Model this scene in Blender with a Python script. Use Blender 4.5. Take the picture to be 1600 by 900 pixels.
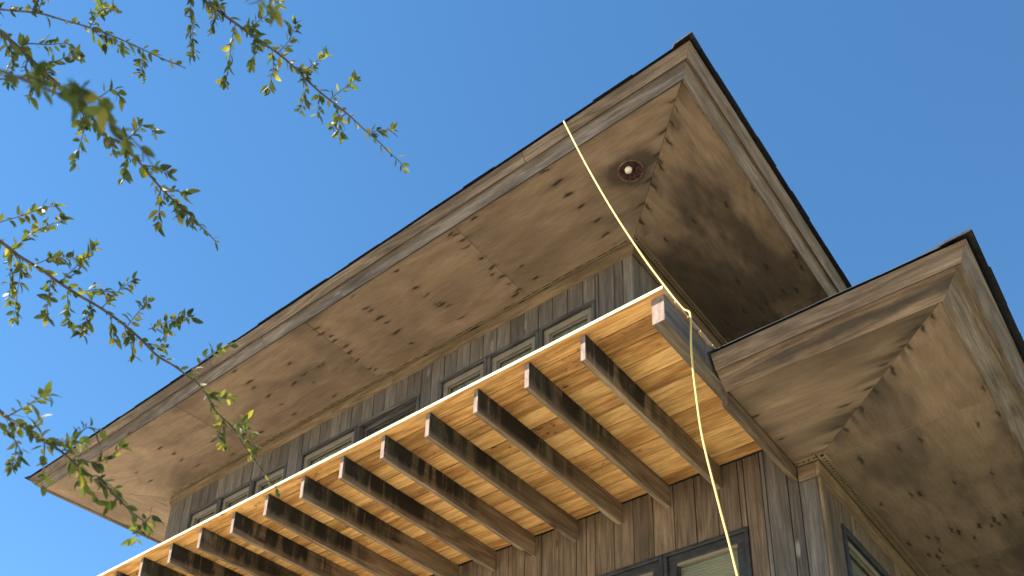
import bpy, bmesh, math, random
import numpy as np
from mathutils import Matrix, Vector
for o in list(bpy.data.objects): bpy.data.objects.remove(o)
SC = bpy.context.scene; COL = SC.collection
random.seed(11); RS = np.random.RandomState(11)
H = 1.6                                   # eye height above the ground
CAM_R = [[0.791341, 0.611197, 0.014762], [-0.247983, 0.342957, -0.906027], [-0.558824, 0.713316, 0.422962]]
CAM_F, CAM_CX, CAM_CY = 1521.068, 827.710, 984.076
STAIN_FRONT = [(-3.094, 4.332), (-3.076, 4.482), (-3.048, 4.666), (-3.08, 4.826), (-4.064, 4.078), (-4.031, 4.109), (-4.025, 4.18), (-4.056, 4.254), (-3.808, 4.073), (-4.031, 4.419), (-4.027, 4.546), (-4.072, 4.606), (-4.014, 4.675), (-4.021, 4.772), (-4.0, 4.879), (-4.06, 4.907), (-4.007, 4.973), (-4.067, 5.002), (-3.815, 4.683), (-3.805, 4.857), (-3.806, 5.008), (-4.685, 4.094), (-5.2, 4.08), (-4.687, 4.332), (-4.672, 4.449), (-5.208, 4.244), (-5.197, 4.288), (-5.199, 4.401), (-5.183, 4.481), (-5.205, 4.621), (-4.649, 4.611), (-4.607, 4.66), (-4.663, 4.583), (-4.613, 4.836), (-5.203, 4.808), (-4.611, 5.009), (-5.21, 5.007), (-5.752, 4.157), (-5.764, 4.229), (-5.727, 4.305), (-5.747, 4.364), (-5.713, 4.473), (-5.752, 4.552), (-5.766, 4.671), (-5.761, 4.822), (-5.73, 4.866), (-5.775, 4.964), (-6.101, 4.517), (-3.108, 4.059), (-3.093, 4.193), (-3.088, 4.335), (-3.076, 4.481), (-6.325, 4.32), (-6.334, 4.504), (-6.512, 4.536), (-6.865, 4.507), (-6.846, 4.26), (-6.886, 4.342), (-6.869, 4.671), (-6.887, 4.85), (-6.341, 4.897), (-6.349, 4.637), (-6.833, 4.074), (-8.52, 4.371), (-8.485, 4.519), (-8.524, 4.639), (-8.476, 4.81), (-7.941, 4.633), (-7.985, 4.913), (-7.407, 4.843), (-7.488, 4.714), (-7.427, 4.99), (-6.851, 5.03), (-9.147, 4.485), (-9.174, 4.677), (-2.06, 4.132), (-2.231, 4.3), (-2.374, 4.438), (-2.523, 4.591), (-2.684, 4.746), (-3.092, 4.194), (-3.093, 4.332), (-3.075, 4.484)]
STAIN_RIGHT = [(-2.073, 4.199), (-2.156, 4.282), (-2.248, 4.396), (-2.379, 4.497), (-2.4, 4.539), (-2.532, 4.651), (-2.669, 4.794), (-2.175, 5.141), (-1.95, 5.137), (-1.928, 4.486), (-1.93, 4.348), (-2.785, 4.886), (-2.721, 5.161), (-2.45, 5.126), (-2.918, 5.175), (-2.464, 5.907), (-2.576, 6.258), (-2.382, 6.287), (-2.201, 5.905), (-2.769, 6.291), (-2.206, 6.251), (-2.112, 6.293), (-1.956, 5.921), (-1.882, 5.865)]
STAIN_LOW_RIGHT = [(-1.313, 5.453), (-1.176, 5.442), (-1.554, 5.434), (-1.432, 6.04), (-1.381, 6.071), (-0.846, 5.497), (-0.921, 6.098), (-1.638, 6.04), (-1.793, 6.048), (-1.787, 5.458), (-1.151, 6.069), (-1.173, 6.736), (-1.064, 6.708), (-1.049, 6.791), (-0.992, 6.707), (-1.35, 6.68), (-1.316, 6.743), (-1.518, 6.682), (-1.469, 6.745), (-1.664, 6.699), (-1.777, 6.656), (-1.35, 7.337), (-1.561, 7.29), (-0.879, 6.737), (-1.234, 4.817), (-1.36, 4.934), (-1.512, 5.07), (-0.72, 5.46), (-0.726, 5.159), (-0.848, 4.453), (-0.777, 4.386), (-0.954, 4.55), (-1.093, 4.699), (-1.237, 4.827)]
STAIN_LOW_FRONT = [(-1.441, 4.938), (-1.423, 4.977), (-1.536, 5.011), (-1.653, 5.13), (-1.426, 4.834), (-1.363, 4.906), (-1.899, 4.611), (-1.876, 4.924), (-1.118, 4.614), (-1.258, 4.763), (-0.97, 4.528), (-0.871, 4.436)]
KNOT_LOW_RIGHT = [(-0.902, 5.169), (-1.373, 5.04), (-1.113, 4.956), (-1.203, 5.251), (-1.035, 5.491), (-1.702, 5.355), (-1.16, 5.8), (-0.927, 5.701), (-0.79, 5.969), (-1.102, 6.017), (-1.04, 6.532), (-1.647, 5.899)]
KNOT_LOW_FRONT = [(-1.547, 4.74), (-1.738, 4.827), (-1.314, 4.71)]
KNOT_FRONT = [(-6.73, 4.678), (-6.635, 4.761), (-6.103, 4.516), (-4.399, 4.199), (-5.462, 4.201), (-4.663, 4.583), (-5.328, 4.81)]
BRANCHES = {
 'b1': ((0.0028, 0.001), [(-2.154, 0.341, 4.089), (-2.06, 0.421, 4.079), (-2.003, 0.469, 4.074), (-1.955, 0.516, 4.058), (-1.908, 0.562, 4.042), (-1.862, 0.611, 4.021), (-1.823, 0.654, 3.999), (-1.784, 0.699, 3.975), (-1.756, 0.73, 3.96), (-1.739, 0.748, 3.952)], [
   [(-2.003, 0.469, 4.074), (-1.965, 0.458, 4.064), (-1.925, 0.449, 4.052)],
   [(-1.908, 0.562, 4.042), (-1.906, 0.569, 4.103), (-1.911, 0.574, 4.158), (-1.928, 0.569, 4.214)],
   [(-1.884, 0.562, 4.074), (-1.837, 0.562, 4.054), (-1.793, 0.57, 4.013)],
 ]),
 'b2': ((0.005, 0.0012), [(-1.909, 0.295, 3.781), (-1.869, 0.352, 3.762), (-1.846, 0.397, 3.741), (-1.829, 0.44, 3.714), (-1.813, 0.483, 3.687), (-1.792, 0.533, 3.654), (-1.775, 0.578, 3.623), (-1.765, 0.619, 3.592), (-1.748, 0.652, 3.581), (-1.736, 0.691, 3.556), (-1.725, 0.732, 3.524), (-1.715, 0.769, 3.499), (-1.702, 0.804, 3.48), (-1.689, 0.844, 3.454), (-1.683, 0.87, 3.441), (-1.68, 0.893, 3.431)], [
   [(-1.833, 0.417, 3.724), (-1.834, 0.432, 3.758), (-1.819, 0.465, 3.78), (-1.803, 0.497, 3.807), (-1.813, 0.523, 3.808)],
   [(-1.825, 0.463, 3.704), (-1.786, 0.484, 3.716), (-1.745, 0.505, 3.732)],
   [(-1.792, 0.533, 3.654), (-1.753, 0.573, 3.659), (-1.725, 0.591, 3.685), (-1.722, 0.61, 3.68)],
   [(-1.792, 0.533, 3.654), (-1.792, 0.566, 3.635), (-1.809, 0.586, 3.615), (-1.84, 0.597, 3.595), (-1.872, 0.61, 3.568)],
   [(-1.748, 0.652, 3.581), (-1.719, 0.662, 3.606), (-1.698, 0.669, 3.625), (-1.685, 0.689, 3.613)],
   [(-1.829, 0.44, 3.714), (-1.829, 0.442, 3.672), (-1.805, 0.462, 3.631), (-1.807, 0.462, 3.59)],
   [(-1.846, 0.397, 3.741), (-1.822, 0.413, 3.655), (-1.806, 0.417, 3.582)],
 ]),
 'b3': ((0.004, 0.0009), [(-1.679, 0.666, 4.169), (-1.671, 0.716, 4.129), (-1.651, 0.764, 4.11), (-1.634, 0.804, 4.097), (-1.613, 0.852, 4.078), (-1.59, 0.899, 4.062), (-1.569, 0.95, 4.038), (-1.55, 1.004, 4.006), (-1.528, 1.056, 3.981), (-1.511, 1.1, 3.964), (-1.495, 1.146, 3.941), (-1.482, 1.184, 3.927), (-1.471, 1.224, 3.908), (-1.465, 1.253, 3.902), (-1.466, 1.274, 3.898)], [
   [(-1.677, 0.677, 4.155), (-1.671, 0.702, 4.04), (-1.662, 0.72, 3.941), (-1.649, 0.718, 3.883)],
   [(-1.636, 0.801, 4.1), (-1.669, 0.817, 4.075), (-1.701, 0.839, 4.039), (-1.734, 0.857, 4.01)],
   [(-1.619, 0.825, 4.082), (-1.583, 0.835, 4.103), (-1.542, 0.847, 4.124), (-1.513, 0.843, 4.157)],
   [(-1.613, 0.852, 4.078), (-1.598, 0.847, 4.009), (-1.588, 0.84, 3.937)],
   [(-1.596, 0.893, 4.065), (-1.633, 0.927, 4.067), (-1.685, 0.955, 4.058)],
   [(-1.584, 0.905, 4.06), (-1.541, 0.902, 4.06), (-1.497, 0.889, 4.074)],
   [(-1.561, 0.962, 4.028), (-1.551, 0.982, 3.983), (-1.57, 0.99, 3.92)],
   [(-1.553, 0.969, 4.028), (-1.509, 0.97, 4.027), (-1.466, 0.968, 4.028)],
   [(-1.54, 1.019, 3.994), (-1.561, 1.036, 3.974), (-1.578, 1.048, 3.968)],
   [(-1.533, 1.048, 3.989), (-1.505, 1.064, 4.022), (-1.476, 1.08, 4.054)],
   [(-1.517, 1.093, 3.967), (-1.545, 1.092, 3.961), (-1.567, 1.094, 3.956)],
   [(-1.651, 0.764, 4.11), (-1.611, 0.729, 4.086)],
   [(-1.671, 0.716, 4.129), (-1.634, 0.737, 4.081), (-1.632, 0.744, 4.012)],
 ]),
 'b4': ((0.0045, 0.0009), [(-2.102, 0.481, 3.449), (-2.079, 0.538, 3.417), (-2.058, 0.587, 3.392), (-2.057, 0.611, 3.386), (-2.039, 0.653, 3.372), (-2.022, 0.697, 3.352), (-2.004, 0.74, 3.335), (-1.98, 0.789, 3.317), (-1.957, 0.841, 3.292), (-1.941, 0.889, 3.266), (-1.93, 0.932, 3.239), (-1.915, 0.97, 3.227), (-1.906, 1.003, 3.215), (-1.896, 1.037, 3.202), (-1.897, 1.063, 3.189), (-1.901, 1.096, 3.161), (-1.898, 1.126, 3.147), (-1.895, 1.156, 3.133), (-1.895, 1.192, 3.104), (-1.894, 1.225, 3.082), (-1.892, 1.259, 3.059), (-1.891, 1.293, 3.037), (-1.891, 1.319, 3.024)], [
   [(-2.053, 0.593, 3.39), (-1.99, 0.603, 3.41), (-1.932, 0.618, 3.415), (-1.892, 0.626, 3.408)],
   [(-2.062, 0.541, 3.434), (-1.984, 0.576, 3.444), (-1.939, 0.59, 3.447), (-1.903, 0.604, 3.441)],
   [(-2.043, 0.645, 3.379), (-1.96, 0.66, 3.363), (-1.877, 0.686, 3.327)],
   [(-2.016, 0.702, 3.352), (-1.926, 0.704, 3.372), (-1.864, 0.698, 3.369)],
   [(-2.004, 0.739, 3.337), (-2.004, 0.787, 3.388), (-2.028, 0.831, 3.414)],
   [(-1.974, 0.794, 3.317), (-1.978, 0.823, 3.394), (-1.986, 0.854, 3.46)],
   [(-1.946, 0.852, 3.287), (-1.885, 0.844, 3.294), (-1.832, 0.836, 3.289)],
   [(-1.919, 0.892, 3.288), (-1.822, 0.899, 3.27), (-1.743, 0.9, 3.237)],
   [(-1.915, 0.926, 3.269), (-1.861, 0.916, 3.273), (-1.809, 0.909, 3.27)],
   [(-1.899, 1.008, 3.215), (-1.859, 1.035, 3.28), (-1.835, 1.066, 3.315)],
   [(-2.051, 0.619, 3.38), (-2.102, 0.641, 3.355), (-2.163, 0.673, 3.301)],
   [(-2.031, 0.683, 3.363), (-2.0, 0.68, 3.275), (-1.966, 0.675, 3.193)],
   [(-2.021, 0.723, 3.341), (-2.036, 0.741, 3.313), (-2.051, 0.756, 3.291)],
   [(-1.992, 0.778, 3.319), (-1.963, 0.761, 3.246), (-1.928, 0.745, 3.176)],
   [(-1.976, 0.818, 3.305), (-1.979, 0.834, 3.278), (-1.984, 0.843, 3.261)],
   [(-1.953, 0.848, 3.284), (-1.966, 0.881, 3.253), (-1.982, 0.898, 3.241)],
   [(-2.058, 0.587, 3.392), (-2.125, 0.626, 3.378), (-2.195, 0.661, 3.363)],
   [(-1.898, 1.126, 3.147), (-1.897, 1.119, 3.092), (-1.872, 1.125, 3.046)],
   [(-1.897, 1.063, 3.189), (-1.898, 1.106, 3.202), (-1.902, 1.14, 3.226)],
   [(-1.895, 1.156, 3.133), (-1.904, 1.186, 3.176), (-1.926, 1.21, 3.211)],
 ]),
 'b5': ((0.004, 0.0012), [(-1.82, 0.513, 2.822), (-1.79, 0.569, 2.789), (-1.78, 0.6, 2.772), (-1.768, 0.628, 2.761), (-1.753, 0.663, 2.744), (-1.74, 0.693, 2.732), (-1.722, 0.736, 2.703), (-1.706, 0.772, 2.686), (-1.696, 0.807, 2.662), (-1.69, 0.836, 2.644), (-1.682, 0.862, 2.631), (-1.68, 0.886, 2.616)], [
   [(-1.784, 0.594, 2.776), (-1.78, 0.621, 2.817), (-1.786, 0.642, 2.853), (-1.796, 0.666, 2.88)],
   [(-1.761, 0.653, 2.75), (-1.679, 0.658, 2.709), (-1.588, 0.667, 2.672)],
   [(-1.74, 0.693, 2.732), (-1.713, 0.701, 2.749), (-1.684, 0.706, 2.773), (-1.663, 0.722, 2.767)],
   [(-1.795, 0.575, 2.772), (-1.824, 0.647, 2.749), (-1.9, 0.669, 2.747)],
   [(-1.729, 0.71, 2.718), (-1.683, 0.74, 2.709), (-1.651, 0.75, 2.716), (-1.622, 0.755, 2.726)],
   [(-1.732, 0.703, 2.724), (-1.754, 0.745, 2.714), (-1.791, 0.775, 2.705)],
   [(-1.696, 0.807, 2.662), (-1.725, 0.798, 2.653), (-1.744, 0.786, 2.661)],
   [(-1.682, 0.862, 2.631), (-1.762, 0.89, 2.631)],
   [(-1.679, 0.864, 2.631), (-1.664, 0.867, 2.642), (-1.657, 0.874, 2.635)],
   [(-1.78, 0.6, 2.772), (-1.704, 0.611, 2.719), (-1.633, 0.597, 2.704)],
 ]),
 'near': ((0.0022, 0.0007), [(-1.012, 0.161, 2.709), (-0.989, 0.2, 2.688), (-0.969, 0.231, 2.68), (-0.95, 0.258, 2.673), (-0.932, 0.284, 2.667), (-0.917, 0.311, 2.656), (-0.906, 0.335, 2.646), (-0.897, 0.359, 2.631), (-0.896, 0.377, 2.617)], [
   [(-0.932, 0.284, 2.667), (-0.848, 0.258, 2.589)],
   [(-0.917, 0.311, 2.656), (-0.84, 0.284, 2.584)],
   [(-0.95, 0.258, 2.673), (-0.906, 0.233, 2.632)],
 ]),
 'near2': ((0.0016, 0.0007), [(-0.708, 0.404, 2.939), (-0.728, 0.397, 2.884), (-0.741, 0.389, 2.841), (-0.745, 0.386, 2.802)], [
   [(-0.741, 0.389, 2.841), (-0.81, 0.441, 2.926)],
 ]),
}

# ------------------------------------------------------------------ camera
cam = bpy.data.objects.new('camera', bpy.data.cameras.new('camera')); COL.objects.link(cam)
r0, r1, r2 = (Vector(v) for v in CAM_R)
m = Matrix((r0, -r1, -r2)).transposed().to_4x4(); m.translation = (0, 0, H)
cam.matrix_world = m
cam.data.sensor_width = 36; cam.data.lens = CAM_F / 1600 * 36
cam.data.shift_x = (800 - CAM_CX) / 1600; cam.data.shift_y = (CAM_CY - 450) / 1600
cam.data.clip_start = .05; cam.data.clip_end = 2000
cam.data.dof.use_dof = True; cam.data.dof.focus_distance = 4.6; cam.data.dof.aperture_fstop = 6
SC.camera = cam
# ------------------------------------------------------------------ light
SUN = Vector((-.42, -.48, .77)).normalized()
wd = bpy.data.worlds.new('World'); SC.world = wd; wd.use_nodes = True
nt = wd.node_tree; bg = nt.nodes['Background']
sky = nt.nodes.new('ShaderNodeTexSky'); sky.sky_type = 'NISHITA'; sky.sun_disc = False
sky.sun_elevation = math.asin(SUN.z); sky.sun_rotation = math.atan2(SUN.x, SUN.y)
sky.air_density = 1.0; sky.dust_density = 0.; sky.ozone_density = 4.
hs = nt.nodes.new('ShaderNodeHueSaturation'); hs.inputs['Saturation'].default_value = 1.16; hs.inputs['Hue'].default_value = .494; hs.inputs['Value'].default_value = 1.19
nt.links.new(sky.outputs[0], hs.inputs['Color']); nt.links.new(hs.outputs[0], bg.inputs[0]); bg.inputs[1].default_value = SKY_STRENGTH = .061
sun = bpy.data.objects.new('sun', bpy.data.lights.new('sun', 'SUN')); COL.objects.link(sun)
sun.data.energy = 5.0; sun.data.angle = math.radians(.5); sun.data.color = (1, .95, .88)
sun.rotation_euler = SUN.to_track_quat('Z', 'Y').to_euler()
SC.view_settings.view_transform = 'Standard'; SC.view_settings.look = 'None'
SC.view_settings.exposure = 1.7; SC.view_settings.gamma = 1
# ------------------------------------------------------------------ node helper
class NT:
    def __init__(s, name):
        s.m = bpy.data.materials.new(name); s.m.use_nodes = True
        s.t = s.m.node_tree; s.b = s.t.nodes['Principled BSDF']; s.tc = s.n('TexCoord')
    def n(s, t, **k):
        n = s.t.nodes.new('ShaderNode' + t)
        for a, v in k.items(): setattr(n, a, v)
        return n
    def set(s, sock, v):
        if isinstance(v, bpy.types.NodeSocket): s.t.links.new(v, sock)
        elif isinstance(v, (tuple, list)) and len(v) == 3 and sock.type == 'RGBA': sock.default_value = (*v, 1)
        else: sock.default_value = v
    def math(s, op, a, b=0.0, c=None, clamp=False):
        n = s.n('Math', operation=op, use_clamp=clamp); s.set(n.inputs[0], a); s.set(n.inputs[1], b)
        if c is not None: s.set(n.inputs[2], c)
        return n.outputs[0]
    def vmath(s, op, a, b):
        n = s.n('VectorMath', operation=op); s.set(n.inputs[0], a); s.set(n.inputs[1], b); return n.outputs[0]
    def noise(s, v, scale=1, detail=3, rough=.55, dist=0.):
        n = s.n('TexNoise'); s.set(n.inputs['Vector'], v); n.inputs['Scale'].default_value = scale
        n.inputs['Detail'].default_value = detail; n.inputs['Roughness'].default_value = rough
        n.inputs['Distortion'].default_value = dist; return n.outputs[0]
    def sc(s, v, k): return s.vmath('MULTIPLY', v, k)
    def rng(s, v, a, b, c, d, smooth=True):
        n = s.n('MapRange'); n.interpolation_type = 'SMOOTHSTEP' if smooth else 'LINEAR'
        s.set(n.inputs[0], v)
        for i, x in enumerate((a, b, c, d)): s.set(n.inputs[i + 1], x)
        return n.outputs[0]
    def mix(s, f, a, b, mode='MIX'):
        n = s.n('Mix', data_type='RGBA', blend_type=mode)
        s.set(n.inputs[0], f); s.set(n.inputs[6], a); s.set(n.inputs[7], b); return n.outputs[2]
    def ramp(s, f, stops):
        n = s.n('ValToRGB'); s.set(n.inputs[0], f); e = n.color_ramp.elements
        while len(e) < len(stops): e.new(.5)
        for q, (pos, c) in zip(e, stops): q.position = pos; q.color = (*c, 1)
        return n.outputs[0]
    def scale_col(s, c, f):
        n = s.n('VectorMath', operation='SCALE'); s.set(n.inputs[0], c); s.set(n.inputs[3], f); return n.outputs[0]
    def sep(s, v): n = s.n('SeparateXYZ'); s.set(n.inputs[0], v); return n.outputs
    def rand(s): return s.n('ObjectInfo').outputs['Random']
    def pos(s):
        c = s.n('CombineXYZ'); r = s.rand()
        for i, k in enumerate((37., 91., 53.)): s.set(c.inputs[i], s.math('MULTIPLY', r, k))
        return s.vmath('ADD', s.tc.outputs['Object'], c.outputs[0])
    def attr(s, name): return s.n('Attribute', attribute_name=name).outputs['Fac']
    def out(s, col, rough=.8, bump=None, bs=.2, bd=.003, spec=.25):
        s.set(s.b.inputs['Base Color'], col); s.set(s.b.inputs['Roughness'], rough)
        s.b.inputs['Specular IOR Level'].default_value = spec
        if bump is not None:
            b = s.n('Bump'); b.inputs['Strength'].default_value = bs; b.inputs['Distance'].default_value = bd
            s.set(b.inputs['Height'], bump); s.t.links.new(b.outputs[0], s.b.inputs['Normal'])
        return s.m
def wood(name, dark, mid, light, fine=(1.6, 30, 30), ring=(.35, 5, 5), ringf=34, ringw=.4, knots=None, knotcol=(.05, .025, .012),
         var=.2, mott=.22, mscale=(1.2, 3, 3), rough=.82, bs=.25, weather=None, rust=None, attrs=False, joist=False, speck=None, fib=1., band=None):
    """Grain runs along the piece's own local X."""
    t = NT(name); p = t.pos()
    n1 = t.noise(t.sc(p, fine), 1, 6, .65, .2)
    n2 = t.noise(t.sc(p, ring), 1, 2, .5, .3)
    rg = t.math('MULTIPLY_ADD', t.math('SINE', t.math('MULTIPLY', n2, float(ringf * 2))), .5, .5)
    g = t.math('ADD', t.math('MULTIPLY', n1, 1 - ringw), t.math('MULTIPLY', rg, ringw))
    n3 = t.noise(t.sc(p, (fine[0] * 3.5, fine[1] * 4.5, fine[2] * 4.5)), 1, 4, .75)
    g = t.math('ADD', t.math('MULTIPLY', n3, .3), t.math('MULTIPLY', g, .7))
    col = t.ramp(g, [(.27, dark), (.5, mid), (.73, light)])
    col = t.scale_col(col, t.rng(n3, .36, .64, 1 - .26 * fib, 1 + .17 * fib))
    mo = t.noise(t.sc(p, mscale), 1, 4, .6, .4)
    col = t.scale_col(col, t.rng(mo, .3, .7, 1 - mott, 1 + mott))
    col = t.scale_col(col, t.rng(t.rand(), 0., 1., 1 - var, 1 + var, False))
    if rust:                                   # reddish brown bruising along the grain
        q = t.noise(t.sc(p, (1.1, 9, 9)), 1, 5, .7, .8)
        col = t.mix(t.math('MULTIPLY', t.rng(q, .52, .72, 0., 1.), rust[0]), col, rust[1])
    if weather:                                # silvery or sooty patches
        q = t.noise(t.sc(p, weather[2]), 1, 5, .65, .5)
        col = t.mix(t.math('MULTIPLY', t.rng(q, weather[3], weather[3] + .18, 0., 1.), weather[0]), col, weather[1])
    if band:                                   # run-off that soaked along the board
        x, y, z = t.sep(t.tc.outputs['Object'])[:]
        wv = t.noise(t.sc(p, (2.2, .5, .5)), 1, 4, .6); br = t.noise(t.sc(p, (5, 26, 26)), 1, 4, .65)
        dz = t.math('ABSOLUTE', t.math('ADD', z, t.math('MULTIPLY_ADD', wv, .09, -.028)))
        f = t.math('MULTIPLY', t.rng(t.math('ADD', dz, t.math('MULTIPLY', br, .03)), .018, .052, 1., 0.), t.rng(x, -.62, -.25, 0., 1.))
        col = t.mix(t.math('MULTIPLY', f, band[0]), col, band[1])
    if speck:
        q = t.noise(t.sc(p, (14, 22, 22)), 1, 4, .7, .4); q2 = t.noise(t.sc(p, (.9, 2, 2)), 1, 2)
        f = t.math('MULTIPLY', t.rng(q, .56, .66, 0., 1.), t.rng(q2, .46, .62, 0., 1.))
        col = t.mix(t.math('MULTIPLY', f, speck[0]), col, speck[1])
    h = g
    if knots:
        wv = t.vmath('ADD', t.sc(p, knots), t.n('CombineXYZ').outputs[0])
        v = t.n('TexVoronoi'); v.inputs['Scale'].default_value = 1; t.set(v.inputs['Vector'], wv)
        keep = t.rng(t.sep(v.outputs['Color'])[0], .45, .5, 0., 1.)
        dd = v.outputs['Distance']
        ringk = t.math('MULTIPLY', t.rng(dd, .05, .17, 1., 0.), keep)
        core = t.math('MULTIPLY', t.rng(dd, .05, .085, 1., 0.), keep)
        col = t.mix(t.math('MULTIPLY', ringk, .45), col, tuple(x * 2.4 for x in knotcol))
        col = t.mix(t.math('MULTIPLY', core, .85), col, knotcol)
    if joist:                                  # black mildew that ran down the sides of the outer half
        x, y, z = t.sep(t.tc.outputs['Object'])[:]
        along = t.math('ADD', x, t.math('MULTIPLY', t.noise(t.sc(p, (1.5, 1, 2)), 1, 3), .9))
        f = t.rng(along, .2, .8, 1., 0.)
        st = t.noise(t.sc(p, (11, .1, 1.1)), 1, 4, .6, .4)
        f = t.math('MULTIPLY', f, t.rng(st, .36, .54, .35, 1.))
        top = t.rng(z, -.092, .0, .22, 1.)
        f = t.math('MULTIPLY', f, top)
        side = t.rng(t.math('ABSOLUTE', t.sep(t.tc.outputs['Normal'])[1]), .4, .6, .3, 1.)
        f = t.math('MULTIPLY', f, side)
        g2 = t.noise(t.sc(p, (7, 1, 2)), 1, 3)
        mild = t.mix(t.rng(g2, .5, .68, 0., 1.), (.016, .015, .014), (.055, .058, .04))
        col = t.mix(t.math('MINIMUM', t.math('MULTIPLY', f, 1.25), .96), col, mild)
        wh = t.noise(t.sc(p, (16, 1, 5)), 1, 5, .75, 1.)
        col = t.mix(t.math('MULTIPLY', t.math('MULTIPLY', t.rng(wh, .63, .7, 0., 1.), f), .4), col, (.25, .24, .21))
    if attrs:
        a = t.attr('stain')
        col = t.mix(t.math('MINIMUM', a, .93), col, (.035, .02, .013))
        k = t.attr('knot')
        col = t.mix(t.math('MULTIPLY', k, .6), col, (.36, .255, .165))
        s_ = t.attr('soot_shade'); col = t.mix(t.math('MULTIPLY', s_, .8), col, (.05, .04, .033))  # lamp soot, dark blotches, and shade painted on the right return
    return t.out(col, rough, h, bs)
def plain(name, c, rough=.6, metal=0., var=.0, ns=8., amt=.15, spec=.4):
    t = NT(name); p = t.pos(); q = t.noise(p, ns, 5, .6)
    col = t.scale_col(t.mix(0., c, c), t.rng(q, .3, .7, 1 - amt, 1 + amt))
    if var: col = t.scale_col(col, t.rng(t.rand(), 0., 1., 1 - var, 1 + var, False))
    t.b.inputs['Metallic'].default_value = metal
    return t.out(col, rough, q, .1, .002, spec)
M = {}
M['soffit'] = wood('soffit_plywood', (.245, .168, .11), (.296, .208, .138), (.338, .244, .164), fine=(2.2, 15, 15), ring=(.55, 1.7, 1.7), ringf=30, ringw=.3,
    var=.05, mott=.24, mscale=(.9, 1.6, 1.6), attrs=True, bs=.12, fib=.35)
M['fascia'] = wood('fascia_board', (.10, .068, .046), (.16, .112, .075), (.215, .155, .105), var=.1, mott=.3, knots=(1.4, 5, 5),
    weather=(.45, (.06, .048, .04), (.7, 6, 6), .52))
M['fascia_grey'] = wood('grey_fascia_board', (.1, .078, .064), (.145, .117, .098), (.19, .16, .138), var=.1, mott=.3, knots=(1.6, 6, 6),
    weather=(.6, (.36, .34, .33), (4, 55, 55), .57), rust=(.5, (.09, .06, .045)))
M['fascia_tan'] = wood('tan_fascia_board', (.15, .11, .08), (.21, .16, .119), (.26, .205, .157), var=.08, mott=.22, knots=(1.5, 6, 6), weather=(.4, (.09, .07, .052), (1.2, 7, 7), .58))
M['fascia_stain'] = wood('sooty_fascia_board', (.11, .075, .05), (.165, .115, .077), (.21, .152, .105), var=.05, mott=.3, knots=(1.6, 5, 5), band=(.85, (.04, .033, .029)))
M['siding_dark'] = wood('grey_siding', (.098, .078, .062), (.134, .109, .089), (.165, .139, .116), fine=(1.0, 20, 20), ringw=.25, var=.22, mott=.2, knots=(2.2, 7, 7), knotcol=(.16, .14, .12),
    weather=(.5, (.2, .19, .18), (2.5, 18, 18), .66))
M['siding_brown'] = wood('brown_siding', (.1, .07, .046), (.145, .105, .071), (.185, .137, .096), fine=(1.0, 18, 18), ringw=.35, var=.2, mott=.28, knots=(1.6, 6, 6), knotcol=(.08, .045, .025),
    weather=(.45, (.095, .078, .064), (.7, 7, 7), .5))
M['siding_grey'] = wood('greyed_siding', (.085, .075, .066), (.115, .1, .09), (.15, .132, .118), fine=(1.0, 18, 18), ringw=.35, var=.15, mott=.25, knots=(2., 8, 8), knotcol=(.2, .185, .17), weather=(.45, (.11, .08, .055), (.7, 7, 7), .5))
M['trim'] = wood('frieze_wood', (.15, .1, .058), (.2, .138, .08), (.25, .175, .105), var=.08, mott=.2, knots=(1.8, 8, 8))
PK = dict(fine=(1.4, 24, 24), ring=(.5, 4, 4), ringf=24, ringw=.5, rough=.7, bs=.15, knotcol=(.13, .05, .02))
M['pine'] = wood('new_pine', (.52, .26, .085), (.73, .39, .13), (.83, .49, .185), knots=(2.3, 5.5, 5.5), var=.13, mott=.14, rust=(.5, (.34, .16, .055)), speck=(.65, (.14, .065, .025)), **PK)
M['pine_light'] = wood('pale_new_pine', (.68, .38, .135), (.83, .485, .18), (.88, .55, .225), knots=(1.6, 5.5, 5.5), var=.08, mott=.1, rust=(.3, (.4, .2, .07)), **PK)
M['pine_brown'] = wood('stained_new_pine', (.44, .21, .07), (.61, .315, .105), (.73, .42, .15), knots=(2.6, 6, 6), var=.12, mott=.25, rust=(.55, (.24, .11, .042)), speck=(.9, (.07, .03, .014)), **PK)
M['pine_end'] = plain('pine_cut_edge', (.74, .6, .33), .7, ns=20, amt=.08)
M['pine_edge_grey'] = plain('weathered_cut_edge', (.36, .31, .27), .8, ns=20, amt=.2)
M['joist'] = wood('stained_joist', (.15, .106, .068), (.235, .172, .115), (.3, .23, .16), fine=(1.6, 30, 30), var=.12, mott=.2, knots=(1.1, 5, 5), joist=True)
M['beam'] = wood('grey_beam', (.095, .075, .057), (.135, .108, .083), (.175, .143, .113), var=.1, mott=.2, knots=(1.4, 5, 5), weather=(.5, (.1, .085, .06), (1., 5, 5), .5))
def endgrain():
    t = NT('joist_end_grain'); p = t.pos()
    v = t.noise(t.sc(p, (40, 40, 12)), 1, 5, .7, .6)
    col = t.ramp(v, [(.3, (.08, .045, .035)), (.44, (.22, .155, .12)), (.75, (.33, .25, .2))])
    return t.out(col, .9, v, .3)
M['end'] = endgrain()
M['shingle'] = plain('asphalt_shingle', (.022, .022, .025), .9, var=.25, ns=60, amt=.5)
M['casing_grey'] = wood('grey_window_casing', (.05, .043, .037), (.082, .072, .064), (.12, .108, .097), var=.1, mott=.15)
M['sash'] = plain('tan_window_sash', (.21, .172, .12), .5, amt=.12)
M['casing_black'] = plain('black_window_casing', (.03, .031, .034), .45, amt=.35, ns=14)
M['blind'] = plain('window_blind', (.27, .265, .21), .6, amt=.06)
M['vent'] = plain('vent_strip_metal', (.24, .18, .105), .55, amt=.15)
M['slot'] = plain('vent_slot_dark', (.012, .009, .007), .9)
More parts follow.
